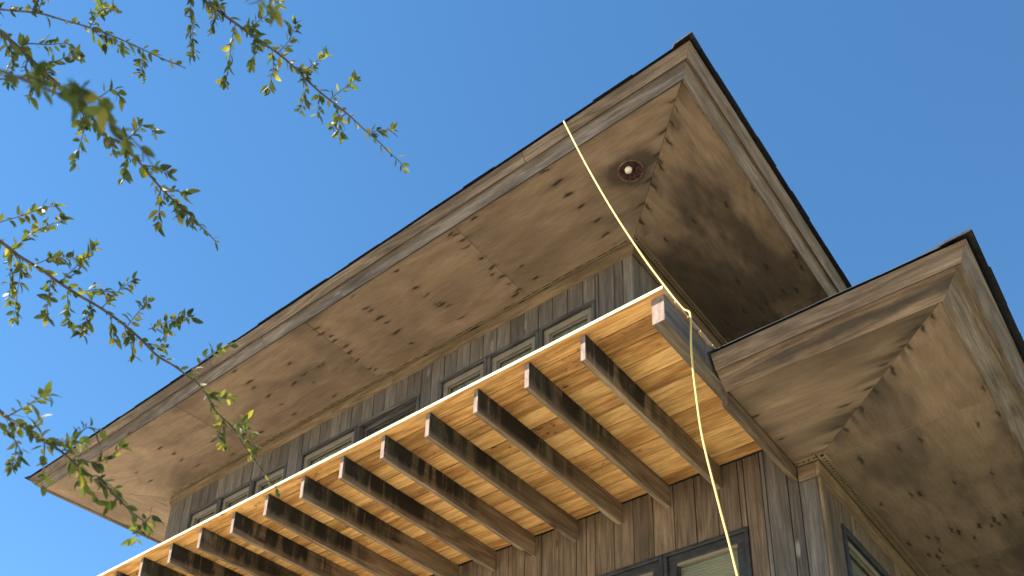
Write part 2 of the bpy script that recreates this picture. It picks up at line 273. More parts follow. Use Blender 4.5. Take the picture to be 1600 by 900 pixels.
M['void'] = plain('dark_cavity', (.03, .022, .016), .9)
M['rope'] = None
def rope_mat():
    t = NT('yellow_rope'); x, y, z = t.sep(t.tc.outputs['UV'])[:]
    w = t.math('SINE', t.math('ADD', t.math('MULTIPLY', x, 520.), t.math('MULTIPLY', y, 6.283)))
    col = t.mix(t.rng(w, -1., 1., 0., 1.), (.58, .39, .1), (.85, .66, .26))
    return t.out(col, .6, w, .6, .002)
M['rope'] = rope_mat()
M['can'] = plain('rusty_shaded_can', (.07, .03, .022), .5, ns=45, amt=.9)  # rust, with the shade of the recess put into the dark base colour
M['ring'] = plain('tarnished_ring', (.16, .11, .08), .45, ns=25, amt=.6)
M['rim'] = plain('charred_rim', (.05, .03, .022), .8, ns=30, amt=.5)
M['bulb'] = plain('frosted_bulb', (.8, .74, .62), .3, amt=.03)
def glass():
    t = NT('window_glass'); t.b.inputs['Transmission Weight'].default_value = 0
    tr = t.n('BsdfTransparent'); tr.inputs[0].default_value = (.95, .97, .94, 1)
    gl = t.n('BsdfGlossy'); gl.inputs['Roughness'].default_value = .03
    lw = t.n('LayerWeight'); lw.inputs['Blend'].default_value = .5
    fac = t.math('MULTIPLY_ADD', t.math('POWER', lw.outputs['Facing'], 5.), .95, .05)
    mx = t.n('MixShader'); t.set(mx.inputs[0], fac); t.t.links.new(tr.outputs[0], mx.inputs[1]); t.t.links.new(gl.outputs[0], mx.inputs[2])
    t.t.links.new(mx.outputs[0], t.t.nodes['Material Output'].inputs[0]); return t.m
M['glass'] = glass()
def leafmat():
    t = NT('leaf'); r = t.rand(); a = t.attr('hue')
    u = t.sep(t.tc.outputs['Generated'])
    col = t.ramp(t.math('FRACT', t.math('ADD', r, a)), [(0., (.032, .045, .017)), (.4, (.066, .084, .025)), (.8, (.115, .13, .031)), (1., (.26, .21, .05))])
    t.out(col, .5, spec=.3)
    tr = t.n('BsdfTranslucent'); t.set(tr.inputs[0], t.mix(1., col, (1.9, 1.95, .6), 'MULTIPLY'))
    mx = t.n('MixShader'); mx.inputs[0].default_value = .42
    t.t.links.new(t.b.outputs[0], mx.inputs[1]); t.t.links.new(tr.outputs[0], mx.inputs[2])
    t.t.links.new(mx.outputs[0], t.t.nodes['Material Output'].inputs[0]); return t.m
M['leaf'] = leafmat()
M['bark'] = plain('bark', (.07, .052, .042), .85, ns=40, amt=.4)
def ground_mat():
    t = NT('sandy_ground'); p = t.tc.outputs['Object']
    a = t.noise(p, .25, 5, .6); b = t.noise(p, 9, 6, .7)
    col = t.mix(t.rng(a, .4, .62, 0., 1.), (.47, .405, .315), (.37, .345, .24)); col = t.scale_col(col, t.rng(b, .3, .7, .75, 1.25))
    return t.out(col, .95, b, .5, .03)
M['ground'] = ground_mat()
# ------------------------------------------------------------------ object helpers
WM = {}
AX = {'x': Matrix.Identity(3), 'y': Matrix(((0, -1, 0), (1, 0, 0), (0, 0, 1))), 'z': Matrix(((0, 0, -1), (0, 1, 0), (1, 0, 0)))}
def link(o, parent, world):
    COL.objects.link(o); WM[o.name] = world
    if parent is not None:
        o.parent = parent; o.matrix_basis = WM[parent.name].inverted() @ world
    else: o.matrix_basis = world
    return o
def empty(name, loc, parent=None):
    o = bpy.data.objects.new(name, None); o.empty_display_size = .2
    return link(o, parent, Matrix.Translation(Vector(loc)))
def tag(o, label=None, cat=None, group=None, kind=None):
    for k, v in (('label', label), ('category', cat), ('group', group), ('kind', kind)):
        if v: o[k] = v
    return o
def mk(name, vs, fs, mat, parent=None, ax='x', mats=None, fmat=None, basis=None, center=None, smooth=False):
    vs = [Vector(v) for v in vs]
    if center is None:
        lo = Vector([min(v[i] for v in vs) for i in range(3)]); hi = Vector([max(v[i] for v in vs) for i in range(3)]); center = (lo + hi) / 2
    b3 = basis if basis is not None else AX[ax]; inv = b3.transposed()
    me = bpy.data.meshes.new(name); me.from_pydata([inv @ (v - center) for v in vs], [], fs)
    for mm in ([mat] if mats is None else mats): me.materials.append(mm)
    if fmat: me.polygons.foreach_set('material_index', fmat)
    if smooth: me.polygons.foreach_set('use_smooth', [True] * len(me.polygons))
    me.validate(); me.update()
    bm = bmesh.new(); bm.from_mesh(me); bmesh.ops.recalc_face_normals(bm, faces=bm.faces[:]); bm.to_mesh(me); bm.free()
    o = bpy.data.objects.new(name, me); w = b3.to_4x4(); w.translation = center
    return link(o, parent, w)
BOXF = [(0, 3, 2, 1), (4, 5, 6, 7), (0, 1, 5, 4), (1, 2, 6, 5), (2, 3, 7, 6), (3, 0, 4, 7)]
def boxv(x0, x1, y0, y1, z0, z1):
    return [(x0, y0, z0), (x1, y0, z0), (x1, y1, z0), (x0, y1, z0), (x0, y0, z1), (x1, y0, z1), (x1, y1, z1), (x0, y1, z1)]
def box(name, x0, x1, y0, y1, z0, z1, mat, parent=None, ax='x', bev=.0, **k):
    o = mk(name, boxv(x0, x1, y0, y1, z0, z1), BOXF, mat, parent, ax, **k)
    if bev: bevel(o, bev)
    return o
def bevel(o, w):
    bm = bmesh.new(); bm.from_mesh(o.data)
    bmesh.ops.bevel(bm, geom=bm.edges[:], offset=w, segments=1, affect='EDGES', clamp_overlap=True); bm.to_mesh(o.data); bm.free()
def merge(name, boxes, mat, parent, kind=None):
    vs, fs = [], []
    for b in boxes:
        k = len(vs); vs += list(b); fs += [tuple(i + k for i in f) for f in BOXF]
    o = mk(name, vs, fs, mat, parent)
    if kind: o['kind'] = kind
    return o
def prism(name, pa, pb, mat, parent, ax, **k):
    """pa, pb: the same polygon at both ends of a straight piece."""
    n = len(pa); vs = list(pa) + list(pb)
    fs = [tuple(range(n)), tuple(range(2 * n - 1, n - 1, -1))] + [(i, (i + 1) % n, n + (i + 1) % n, n + i) for i in range(n)]
    return mk(name, vs, fs, mat, parent, ax, **k)
# ------------------------------------------------------------------ ground
tag(mk('ground', [(-400, -400, 0), (400, -400, 0), (400, 400, 0), (-400, 400, 0)], [(0, 1, 2, 3)], M['ground']), kind='structure')
def bounce_cut_mat():
    t = NT('bounce_cut_ground'); p = t.tc.outputs['Object']; a = t.noise(p, .4, 5, .6); b = t.noise(p, 14, 6, .7)
    col = t.mix(t.rng(a, .4, .62, 0., 1.), (.03, .045, .017), (.06, .06, .028)); col = t.scale_col(col, t.rng(b, .3, .7, .6, 1.4))
    return t.out(col, .95, b, .6, .03)
tag(mk('bounce_cut_sheet', [(-1.3, 2.2, .004), (90, 1.2, .004), (90, 120, .004), (-60, 120, .004), (-60, 15, .004), (-1.3, 15, .004)], [(0, 1, 2, 3, 4, 5)], bounce_cut_mat()), kind='structure')  # unseen dark sheet added to cut ground bounce onto the right-hand soffits
# ------------------------------------------------------------------ the house
ZS, YF, XR, XL, YW, XWR, XWL = 6.1466 + H, 4.024, -1.9236, -10.3111, 5.0328, -2.9618, -9.272
ZD, YD, ZJ, YJ, XJ0, XDR, YWL = 3.9439 + H, 3.5917, 3.7567 + H, 3.627, -2.5075, -1.9304, 5.2856
ZS2, YF2, XR2, XB, XL2 = 3.6989 + H, 4.2917, -.696, -1.798, -1.932
YBACK, PITCH = 12.5, math.radians(38)
house = tag(empty('house', (-5.5, YWL, 0)), 'weathered brown wooden house with deep hipped eaves and a timber balcony', 'house')
roof = tag(empty('roof', (-6, YF, ZS), house), 'higher hip roof with plywood soffit')
roofb = tag(empty('roof', (-1.3, YF2, ZS2), house), 'lower hip roof beside the balcony')
wall = tag(empty('wall', (-6, YW, ZD), house), 'dark grey vertical board wall above the balcony')
wallb = tag(empty('wall', (-5, YWL, 0), house), 'brown vertical board wall under the balcony')
wallc = tag(empty('wall', (XB, 8, 0), house), 'side wall of vertical boards below the lower roof')
balcony = tag(empty('balcony', (-6, YJ, ZJ), house))
# --- fields painted on the soffit sheets: rust streaks from nails, knots, soot, painted shade
def field(P, spots, lx, ly, jit, seed):
    r = np.random.RandomState(seed); f = np.zeros(len(P))
    for (sx, sy) in spots:
        a, b = lx * r.uniform(.6, 1.35), ly * r.uniform(.7, 1.3); s = r.uniform(-.25, .25)
        dx, dy = P[:, 0] - sx, P[:, 1] - sy
        if lx > ly: dy = dy + s * dx * .3
        else: dx = dx + s * dy * .3
        d = (dx / a) ** 2 + (dy / b) ** 2
        f = np.maximum(f, r.uniform(.6, 1.) * np.exp(-d ** 1.3))
    return f
def soffit_sheet(parent, xf, ys, z, grain, stains, knots, seed, soot_shade=None, step=.0085):
    """One plywood sheet: xf(y) gives the x-range of the row at y."""
    y0, y1 = ys; ny = max(2, int((y1 - y0) / step)); rows = []
    wmax = max(xf(y0)[1] - xf(y0)[0], xf(y1)[1] - xf(y1)[0]); nx = max(2, int(wmax / step))
    Y = np.linspace(y0, y1, ny + 1); vs = []
    for y in Y:
        a, b = xf(y); X = np.linspace(a, b, nx + 1); vs.append(np.stack([X, np.full(nx + 1, y), np.full(nx + 1, z)], 1))
    V = np.concatenate(vs)
    # thin sheet: faint waviness so that the light is not dead even
    V[:, 2] += .003 * np.sin(V[:, 0] * 2.1 + seed) * np.sin(V[:, 1] * 3.3 + seed * 2)
    i, j = np.meshgrid(np.arange(ny), np.arange(nx), indexing='ij'); a = (i * (nx + 1) + j).ravel()
    F = np.stack([a, a + nx + 1, a + nx + 2, a + 1], 1)
    n = len(V)
    # top face ring so that the sheet has thickness
    cor = [0, nx, n - 1, n - 1 - nx]; top = V[cor] + np.array([0, 0, .014])
    verts = [tuple(v) for v in np.concatenate([V, top])]
    e0 = list(range(0, nx + 1)); e1 = list(range(nx, n, nx + 1)); e2 = list(range(n - 1, n - 2 - nx, -1)); e3 = list(range(n - 1 - nx, -1, -(nx + 1)))
    faces = [tuple(f) for f in F.tolist()] + [(n, n + 1, n + 2, n + 3), tuple(e0[::-1]) + (n, n + 1), tuple(e1[::-1]) + (n + 1, n + 2), tuple(e2[::-1]) + (n + 2, n + 3), tuple(e3[::-1]) + (n + 3, n)]
    o = mk('soffit_panel', verts, faces, M['soffit'], parent, grain)
    P = np.concatenate([V, top])[:, :2]
    wob = .0025 * np.stack([np.sin(P[:, 1] * 90 + P[:, 0] * 13), np.sin(P[:, 0] * 55 + P[:, 1] * 21)], 1)
    l = (.046, .0098) if grain == 'x' else (.0098, .05)
    st = field(P + wob, stains, *l, .2, seed)
    halo = .32 * field(P + wob * 3, stains, l[0] * 1.7, l[1] * 2., .2, seed)
    kn = field(P + wob, knots, .02, .022, .1, seed + 1); core = np.clip((kn - .62) * 2.2, 0, .6); st0 = core; kn = kn * .9
    for nm, val in (('stain', np.maximum(np.maximum(np.clip(st * 1.7 - .12, 0, 1), halo), st0)), ('knot', kn), ('soot_shade', soot_shade(P) if soot_shade else np.zeros(len(P)))):
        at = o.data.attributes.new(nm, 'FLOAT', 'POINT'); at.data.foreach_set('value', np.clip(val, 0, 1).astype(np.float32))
    return o
def mitre_x(x0, x1, yF, yW, xl=None, xr=None, xlw=None, xrw=None):
    def f(y):
        t = (y - yF) / (yW - yF)
        a = x0 if xl is None else xl + (xlw - xl) * t
        b = x1 if xr is None else xr + (xrw - xr) * t
        return a, b
    return f
G = .002
def soot_lamp(P): 
    d = np.hypot((P[:, 0] + 2.595) / 1.25, P[:, 1] - 4.44); d2 = np.hypot(P[:, 0] + 2.45, P[:, 1] - 4.36)
    return mitre_streaks(P, XR, YF, XWR, YW, 'x', 91) * .6 + (1.1 * np.exp(-(d / .15) ** 4)) * (.6 + .8 * fbm(P, 30, 30, 3)) + .55 * np.exp(-(d2 / .07) ** 2) + seams(P)
def vnoise(P, sc, seed):
    r = np.random.RandomState(seed); T = r.rand(64, 64); q = P * sc + 100; i = np.floor(q).astype(int); f = q - i; f = f * f * (3 - 2 * f)
    g = lambda a, b: T[(i[:, 0] + a) % 64, (i[:, 1] + b) % 64]
    return (g(0, 0) * (1 - f[:, 0]) + g(1, 0) * f[:, 0]) * (1 - f[:, 1]) + (g(0, 1) * (1 - f[:, 0]) + g(1, 1) * f[:, 0]) * f[:, 1]
def fbm(P, sx, sy, seed): return sum(vnoise(P, np.array([sx, sy]) * 2 ** k, seed + k) * .5 ** k for k in range(4)) / 1.875
def mitre_streaks(P, x0, y0, x1, y1, grain, seed):
    t = (P[:, 1] - y0) / (y1 - y0); d = np.abs(P[:, 0] - (x0 + (x1 - x0) * t)); n = fbm(P, 16, 1.5, seed) if grain == 'y' else fbm(P, 1.5, 16, seed)
    return np.clip((n - .46) * 6, 0, 1) * np.exp(-(d / .16) ** 1.3) * .8
def shade_stain_right(P):                            # stain blotches, plus lower-roof shade painted in towards wall and back
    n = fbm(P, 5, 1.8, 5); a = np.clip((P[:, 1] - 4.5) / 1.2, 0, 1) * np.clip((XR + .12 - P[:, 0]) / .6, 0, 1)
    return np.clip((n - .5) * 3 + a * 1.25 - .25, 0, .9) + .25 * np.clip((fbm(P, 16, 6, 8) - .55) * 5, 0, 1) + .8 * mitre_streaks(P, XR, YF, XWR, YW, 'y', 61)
def dark_lowright(P): return .16 + mitre_streaks(P, XR2, YF2, XB, YWL, 'y', 71) + np.clip((fbm(P, 4, 1.6, 15) - .5) * 2.4, 0, .55) + .45 * np.exp(-((P[:, 0] - XR2 + .03) / .05) ** 2) * np.clip((fbm(P, 3, 3, 25) - .45) * 8, 0, 1)  # even darkening, mitre streaks, blotches and a patchy darker outer edge
def seams(P): return np.clip((fbm(P, 1.6, 5, 33) - .52) * 2., 0, .4)
seamx = [XL, -7.75, -5.78, -3.99, XR]
for k in range(4):
    f = mitre_x(seamx[k] + G, seamx[k + 1] - G, YF, YW, XL if k == 0 else None, XR - .002 if k == 3 else None, XWL, XWR - .002)
    o = soffit_sheet(roof, f, (YF, YW), ZS, 'x', STAIN_FRONT, KNOT_FRONT, 3 + k, soot_lamp if k == 3 else seams)
# right and left returns of the upper soffit
def ret(parent, xo, xi, yF, yW, y1, z, st, kn, seed, cuts, soot_shade=None):
    ys = [yF] + cuts + [y1]; s = 1 if xo > xi else -1
    for k in range(len(ys) - 1):
        a, b = ys[k], ys[k + 1] - G * 2
        def f(y):
            t = min(1, max(0, (y - yF) / (yW - yF))); inner = xo + (xi - xo) * t + .002 * s
            return (inner, xo) if s > 0 else (xo, inner)
        if k == 0:                           # the mitred head, then the rest
            soffit_sheet(parent, f, (a + .01, yW), z, 'y', st, kn, seed, soot_shade)
            soffit_sheet(parent, f, (yW, b), z, 'y', st, kn, seed + 7, soot_shade)
        else: soffit_sheet(parent, f, (a, b), z, 'y', st, kn, seed + k, soot_shade, .02)
rsx = np.random.RandomState(9)
far = [(rsx.uniform(XWR, XR), rsx.uniform(6, 8.3)) for _ in range(10)]
ret(roof, XR, XWR, YF, YW, 9.6, ZS, STAIN_RIGHT + far, [(-2.2, 4.55)], 21, [6.46], shade_stain_right)
ret(roof, XL, XWL, YF, YW, 9.6, ZS, [(rsx.uniform(XL, XWL), rsx.uniform(4.3, 9)) for _ in range(26)], [], 31, [6.46])
# --- lower soffit
def dark_low(P): return .14 + mitre_streaks(P, XR2, YF2, XB, YWL, 'x', 81) + np.clip((fbm(P, 1.2, 6, 35) - .5) * 2., 0, .4) + .4 * np.exp(-((P[:, 1] - YF2 - .05) / .12) ** 2) * np.clip((P[:, 0] + 1.9) * 1.5, 0, 1)  # even darkening, mitre streaks, blotches and a darker band along the front
soffit_sheet(roofb, mitre_x(XL2 + .012, 0, YF2, YWL, None, XR2 - .002, None, XB - .002), (YF2, YWL), ZS2, 'x', STAIN_LOW_FRONT, KNOT_LOW_FRONT, 41, dark_low)
ret(roofb, XR2, XB, YF2, YWL, 9.6, ZS2, STAIN_LOW_RIGHT + [(rsx.uniform(XB, XR2), rsx.uniform(6.7, 9)) for _ in range(16)], KNOT_LOW_RIGHT, 51, [7.2], dark_lowright)
# --- fascias: each board is tilted square to the roof slope and mitred at the corners
def ring_board(parent, prof, xl, xr, yf, z, mats, front_cuts, left=True, right=True, xlcap=None):
    def at(side, q, v=None):
        t, h = q
        if side == 'fl': return (xl - t if xlcap is None else xlcap, yf - t, z + h)
        if side == 'fr': return (xr + t, yf - t, z + h)
        if side == 'f': return (v, yf - t, z + h)
        if side == 'r': return (xr + t, v, z + h)
        return (xl - t, v, z + h)
    ends = ['fl'] + list(front_cuts) + ['fr']
    for a, b in zip(ends[:-1], ends[1:]):
        pa = [at(a, q) if isinstance(a, str) else at('f', q, a + .002) for q in prof]
        pb = [at(b, q) if isinstance(b, str) else at('f', q, b - .002) for q in prof]
        prism('fascia_board', pa, pb, mats[0], parent, 'x')
    if right:
        ys = ['c', 6.9, YBACK - .5]
        for a, b in zip(ys[:-1], ys[1:]):
            pa = [(xr + q[0] + .001, yf - q[0] + .001, z + q[1]) if a == 'c' else at('r', q, a + .002) for q in prof]
            prism('fascia_board', pa, [at('r', q, b) for q in prof], mats[1], parent, 'y')
    if left:
        prism('fascia_board', [(xl - q[0], yf - q[0] + .001, z + q[1]) for q in prof], [at('l', q, YBACK - .5) for q in prof], mats[1], parent, 'y')
low = [(-.012, -.010), (.008, -.024), (.078, .075), (.058, .09)]
upp = [(.058, .062), (.082, .042), (.131, .110), (.108, .126)]
ring_board(roof, low, XL, XR, YF, ZS, (M['fascia_grey'], M['fascia_tan']), [-6.3])
ring_board(roof, upp, XL, XR, YF, ZS, (M['fascia'], M['fascia_tan']), [-7.0, -3.2])
low2 = [(-.012, -.006), (.006, -.02), (.125, .075), (.105, .095)]
upp2 = [(.112, .066), (.138, .05), (.19, .135), (.165, .15)]
ring_board(roofb, low2, XL2, XR2, YF2, ZS2, (M['fascia_stain'], M['fascia_tan']), [], left=False, xlcap=XL2 + .004)
ring_board(roofb, upp2, XL2, XR2, YF2, ZS2, (M['fascia'], M['fascia_tan']), [], left=False, xlcap=XL2 + .012)
# --- roof bodies and shingle edges
def hip(name, x0, x1, y0, y1, z, parent, gable_left=False, label=None):
    w = (x1 - x0) / 2 if not gable_left else (x1 - x0); rise = min(w, (y1 - y0) / 2) * math.tan(PITCH)
    if not gable_left:
        hw = (y1 - y0) / 2; rise = min(w, hw) * math.tan(PITCH); ym = (y0 + y1) / 2
        a, b = (x0 + hw, ym, z + hw * math.tan(PITCH)), (x1 - hw, ym, z + hw * math.tan(PITCH))
        vs = [(x0, y0, z), (x1, y0, z), (x1, y1, z), (x0, y1, z), a, b]; fs = [(0, 3, 2, 1), (0, 1, 5, 4), (1, 2, 5), (2, 3, 4, 5), (3, 0, 4)]
    else:
        a, b = (x0, y0 + w, z + w * math.tan(PITCH)), (x0, y1, z + w * math.tan(PITCH))
        vs = [(x0, y0, z), (x1, y0, z), (x1, y1, z), (x0, y1, z), a, b]; fs = [(0, 3, 2, 1), (0, 1, 4), (1, 2, 5, 4), (2, 3, 5), (3, 0, 4, 5)]
    return mk(name, vs, fs, M['shingle'], parent)
hip('roof_deck', XL - .1, XR + .1, YF - .1, YBACK, ZS + .116, roof)
hip('roof_deck', XL2 + .02, XR2 + .15, YF2 - .15, YBACK - .6, ZS2 + .138, roofb, True)
def shingles(parent, x0, x1, yf, xr, z, tf, tr, front=True, cap=True, xl=None):
    c, s = math.cos(PITCH), math.sin(PITCH)
    x = x0
    def tab(u0, u1, side):
        d, th = .16, random.uniform(.011, .016); j = random.uniform(-.005, .004); dz = random.uniform(-.002, .003)
        out = (tf if side == 'f' else tr) + j
        # section in (outward, up)
        q = [(out, 0), (out - d * c, d * s), (out - d * c - th * s, d * s + th * c), (out - th * s, th * c)]
        if side == 'f':
            lo = (lambda a: u0) if xl is None else (lambda a: max(u0, xl - a))
            pa = [(lo(a), yf - a, z + b + dz) for a, b in q]; pb = [(min(u1, xr + a), yf - a, z + b - dz) for a, b in q]; ax = 'x'
            if pb[1][0] - pa[1][0] < .01: return
        elif side == 'r': pa = [(xr + a, max(u0, yf - a), z + b + dz) for a, b in q]; pb = [(xr + a, max(u1, yf - a), z + b - dz) for a, b in q]; ax = 'y'
        else: pa = [(xl - a, max(u0, yf - a), z + b + dz) for a, b in q]; pb = [(xl - a, max(u1, yf - a), z + b - dz) for a, b in q]; ax = 'y'
        prism('shingle', pa, pb, M['shingle'], parent, ax)
    while x < x1:
        w = random.uniform(.28, .36); tab(x - .015, min(x + w, x1), 'f'); x += w
    y = yf - tf
    while y < 9.5:
        w = random.uniform(.28, .36); tab(y - .015, y + w, 'r'); y += w
    if xl is not None:
        y = yf - tf
        while y < 9.5:
            w = random.uniform(.5, .6); tab(y - .015, y + w, 'l'); y += w
    if cap:                                   # bent hip cap over the corner
        def capq(t0, t1, lift):
            r = math.tan(PITCH); wv = .13
            a, b = t0, t1
            pts = []
            for t in (a, b):
                X, Y, Z = xr + t, yf - t, z - (t - tf) * r + lift
                pts += [(X - wv, Y, Z - .002), (X, Y, Z + .004), (X, Y + wv, Z - .002)]
            pts2 = [(p_[0], p_[1], p_[2] + .014) for p_ in pts]
            vs = pts + pts2
            fs = [(0, 1, 4, 3), (1, 2, 5, 4), (6, 9, 10, 7), (7, 10, 11, 8), (0, 6, 7, 1), (1, 7, 8, 2), (3, 4, 10, 9), (4, 5, 11, 10), (0, 3, 9, 6), (2, 8, 11, 5)]
            mk('hip_cap', vs, fs, M['shingle'], parent)
        for k in range(3): capq(tf + .02 - .16 * k, tf - .2 - .16 * k, .006 + .004 * (k % 2) + .002 * k)
shingles(roof, XL - .14, XR + .13, YF, XR, ZS + .118, .15, .172, xl=XL)
shingles(roofb, XL2 + .01, XR2 + .19, YF2, XR2, ZS2 + .143, .205, .235)
# --- upper wall
def siding(parent, edges, y, th, spans, mat, face='y', name='siding_board'):
    """Vertical boards with shallow open joints; spans(x0, x1) lists the z-ranges a board keeps."""
    for a, b in zip(edges[:-1], edges[1:]):
        lo, hi = min(a, b), max(a, b); off = random.uniform(0, .006)
        for z0, z1 in spans(lo, hi):
            if z1 - z0 < .01: continue
            if mat is M['siding_brown'] and face == 'y' and lo > -2.36 + random.uniform(-.1, .1): mat_ = M['siding_grey']
            else: mat_ = mat
            if face == 'y': o = box(name, lo + .003, hi - .003, y - th - off, y - off, z0, z1, mat_, parent, 'z')
            else: o = box(name, y + off, y + th + off, lo + .003, hi - .003, z0, z1, mat_, parent, 'z')
            bevel(o, .003)
e = [XWR]
e += [-3.056]; x = -3.138
while x > XWL + .1: e.append(x); x -= .1535 * random.uniform(.985, 1.015)
e.append(XWL)
groups = [(-5.03, -3.325, 3), (-6.93, -5.262, 2), (-8.835, -7.14, 3)]
WTOP, WBOT = 5.772 + H, 4.55 + H
def span_up(lo, hi):
    for g0, g1, n in groups:
        if lo < g1 - .01 and hi > g0 + .01:
            if lo >= g0 - .001 and hi <= g1 + .001 or True: return [(WTOP + .002, ZS - .012), (ZD + .03, WBOT - .002)]
    return [(ZD + .03, ZS - .012)]
def split_edges(e):
    s = set(round(v, 4) for v in e)
    for g0, g1, n in groups: s |= {g0, g1}
    s = sorted(s); out = [s[0]]
    for v in s[1:]:
        if v - out[-1] < .03:
            if any(abs(v - g) < 1e-6 for gg in groups for g in gg[:2]): out[-1] = v
            continue
        out.append(v)
    out[-1] = XWR; out[0] = XWL
    return out
siding(wall, split_edges(e), YW + .022, .022, span_up, M['siding_dark'])
box('sheathing', XWL + .03, XWR - .03, YW + .14, YW + .2, ZD + .03, ZS - .015, M['void'], wall)
for g0, g1, n in groups: pass
# strips that close the wall behind the boards, leaving the window openings free
gs = sorted(groups); xs = [XWL + .03] + [v for g in gs for v in g[:2]] + [XWR - .03]
for k in range(0, len(xs), 2): box('wall_core', xs[k], xs[k + 1], YW + .024, YW + .138, ZD + .03, ZS - .015, M['void'], wall)
for g0, g1, n in gs:
    box('wall_core', g0 + .001, g1 - .001, YW + .024, YW + .138, WTOP + .003, ZS - .015, M['void'], wall)
    box('wall_core', g0 + .001, g1 - .001, YW + .024, YW + .138, ZD + .03, WBOT - .003, M['void'], wall)
y = YW
ee = [YW + .0]
while y < 9: y += .153; ee.append(y)
siding(wall, ee, XWR - .03, .022, lambda a, b: [(ZD + .03, ZS - .012)], M['siding_dark'], 'x')
box('wall_core', XWR - .1, XWR - .032, YW + .2, 9.1, ZD + .03, ZS - .015, M['void'], wall)
box('wall_core', XWL, XWL + .028, YW + .003, 9.1, ZD + .03, ZS - .015, M['siding_dark'], wall, 'z')
box('floor_slab', XWL + .05, XWR - .11, YW + .21, 9, ZD + .032, ZD + .1, M['void'], wall)
box('floor_slab', XWL + .05, XB - .21, YWL + .03, 9, ZD - .03 + .0, ZD + .022, M['void'], wallb)
# frieze boards and vent strips
prism('frieze_board', [(XWL + .0, YW - .03, ZS - .1), (XWL + .0, YW - .004, ZS - .115), (XWL, YW - .004, ZS - .016), (XWL, YW - .03, ZS - .016)],
      [(-5.64, YW - .03, ZS - .1), (-5.64, YW - .004, ZS - .115), (-5.64, YW - .004, ZS - .016), (-5.64, YW - .03, ZS - .016)], M['trim'], wall, 'x')
prism('frieze_board', [(-5.636, YW - .03, ZS - .1), (-5.636, YW - .004, ZS - .115), (-5.636, YW - .004, ZS - .016), (-5.636, YW - .03, ZS - .016)],
      [(XWR + .03, YW - .03, ZS - .1), (XWR + .004, YW - .004, ZS - .115), (XWR + .004, YW - .004, ZS - .016), (XWR + .03, YW - .03, ZS - .016)], M['trim'], wall, 'x')
prism('frieze_board', [(XWR + .0305, YW - .03, ZS - .1), (XWR + .0045, YW - .004, ZS - .115), (XWR + .0045, YW - .004, ZS - .016), (XWR + .0305, YW - .03, ZS - .016)],
      [(XWR + .0305, 9.1, ZS - .1), (XWR + .0045, 9.1, ZS - .115), (XWR + .0045, 9.1, ZS - .016), (XWR + .0305, 9.1, ZS - .016)], M['trim'], wall, 'y')
box('frieze_board', XWL - .028, XWL - .002, YW, 9.1, ZS - .1, ZS - .016, M['trim'], wall, 'y')
def vent(parent, a0, a1, c, w, z, ax, pitch, on, seed, gaps=.0):
    """Perforated strip under the soffit: two lips, and slots cut dark between cross bars."""
    r = random.Random(seed)
    B = (lambda u0, u1, v0, v1, z0, z1: boxv(u0, u1, v0, v1, z0, z1)) if ax == 'x' else (lambda u0, u1, v0, v1, z0, z1: boxv(v0, v1, u0, u1, z0, z1))
    lip = w * .3
    merge('vent_strip', [B(a0, a1, c - w / 2, c - w / 2 + lip, z - .012, z - .001), B(a0, a1, c + w / 2 - lip, c + w / 2, z - .012, z - .001)], M['vent'], parent)
    merge('vent_backing', [B(a0, a1, c - w / 2 + lip, c + w / 2 - lip, z - .004, z - .0015)], M['slot'], parent)
    bars, u = [], a0
    while u < a1 - pitch:
        p_ = pitch * r.uniform(.9, 1.1); open_ = on
        if r.random() < gaps: open_ = .0
        bars.append(B(u + p_ * open_, u + p_ + .0005, c - w / 2 + lip, c + w / 2 - lip, z - .011, z - .0042)); u += p_
    tag(merge('vent_bar', bars, M['vent'], parent), kind='stuff')
vent(roof, XWL + .1, XWR - .02, YW - .062, .03, ZS - .003, 'x', .11, .75, 3, .25)
vent(roof, YW - .03, 9, XWR + .062, .04, ZS - .003, 'y', .03, .5, 4)
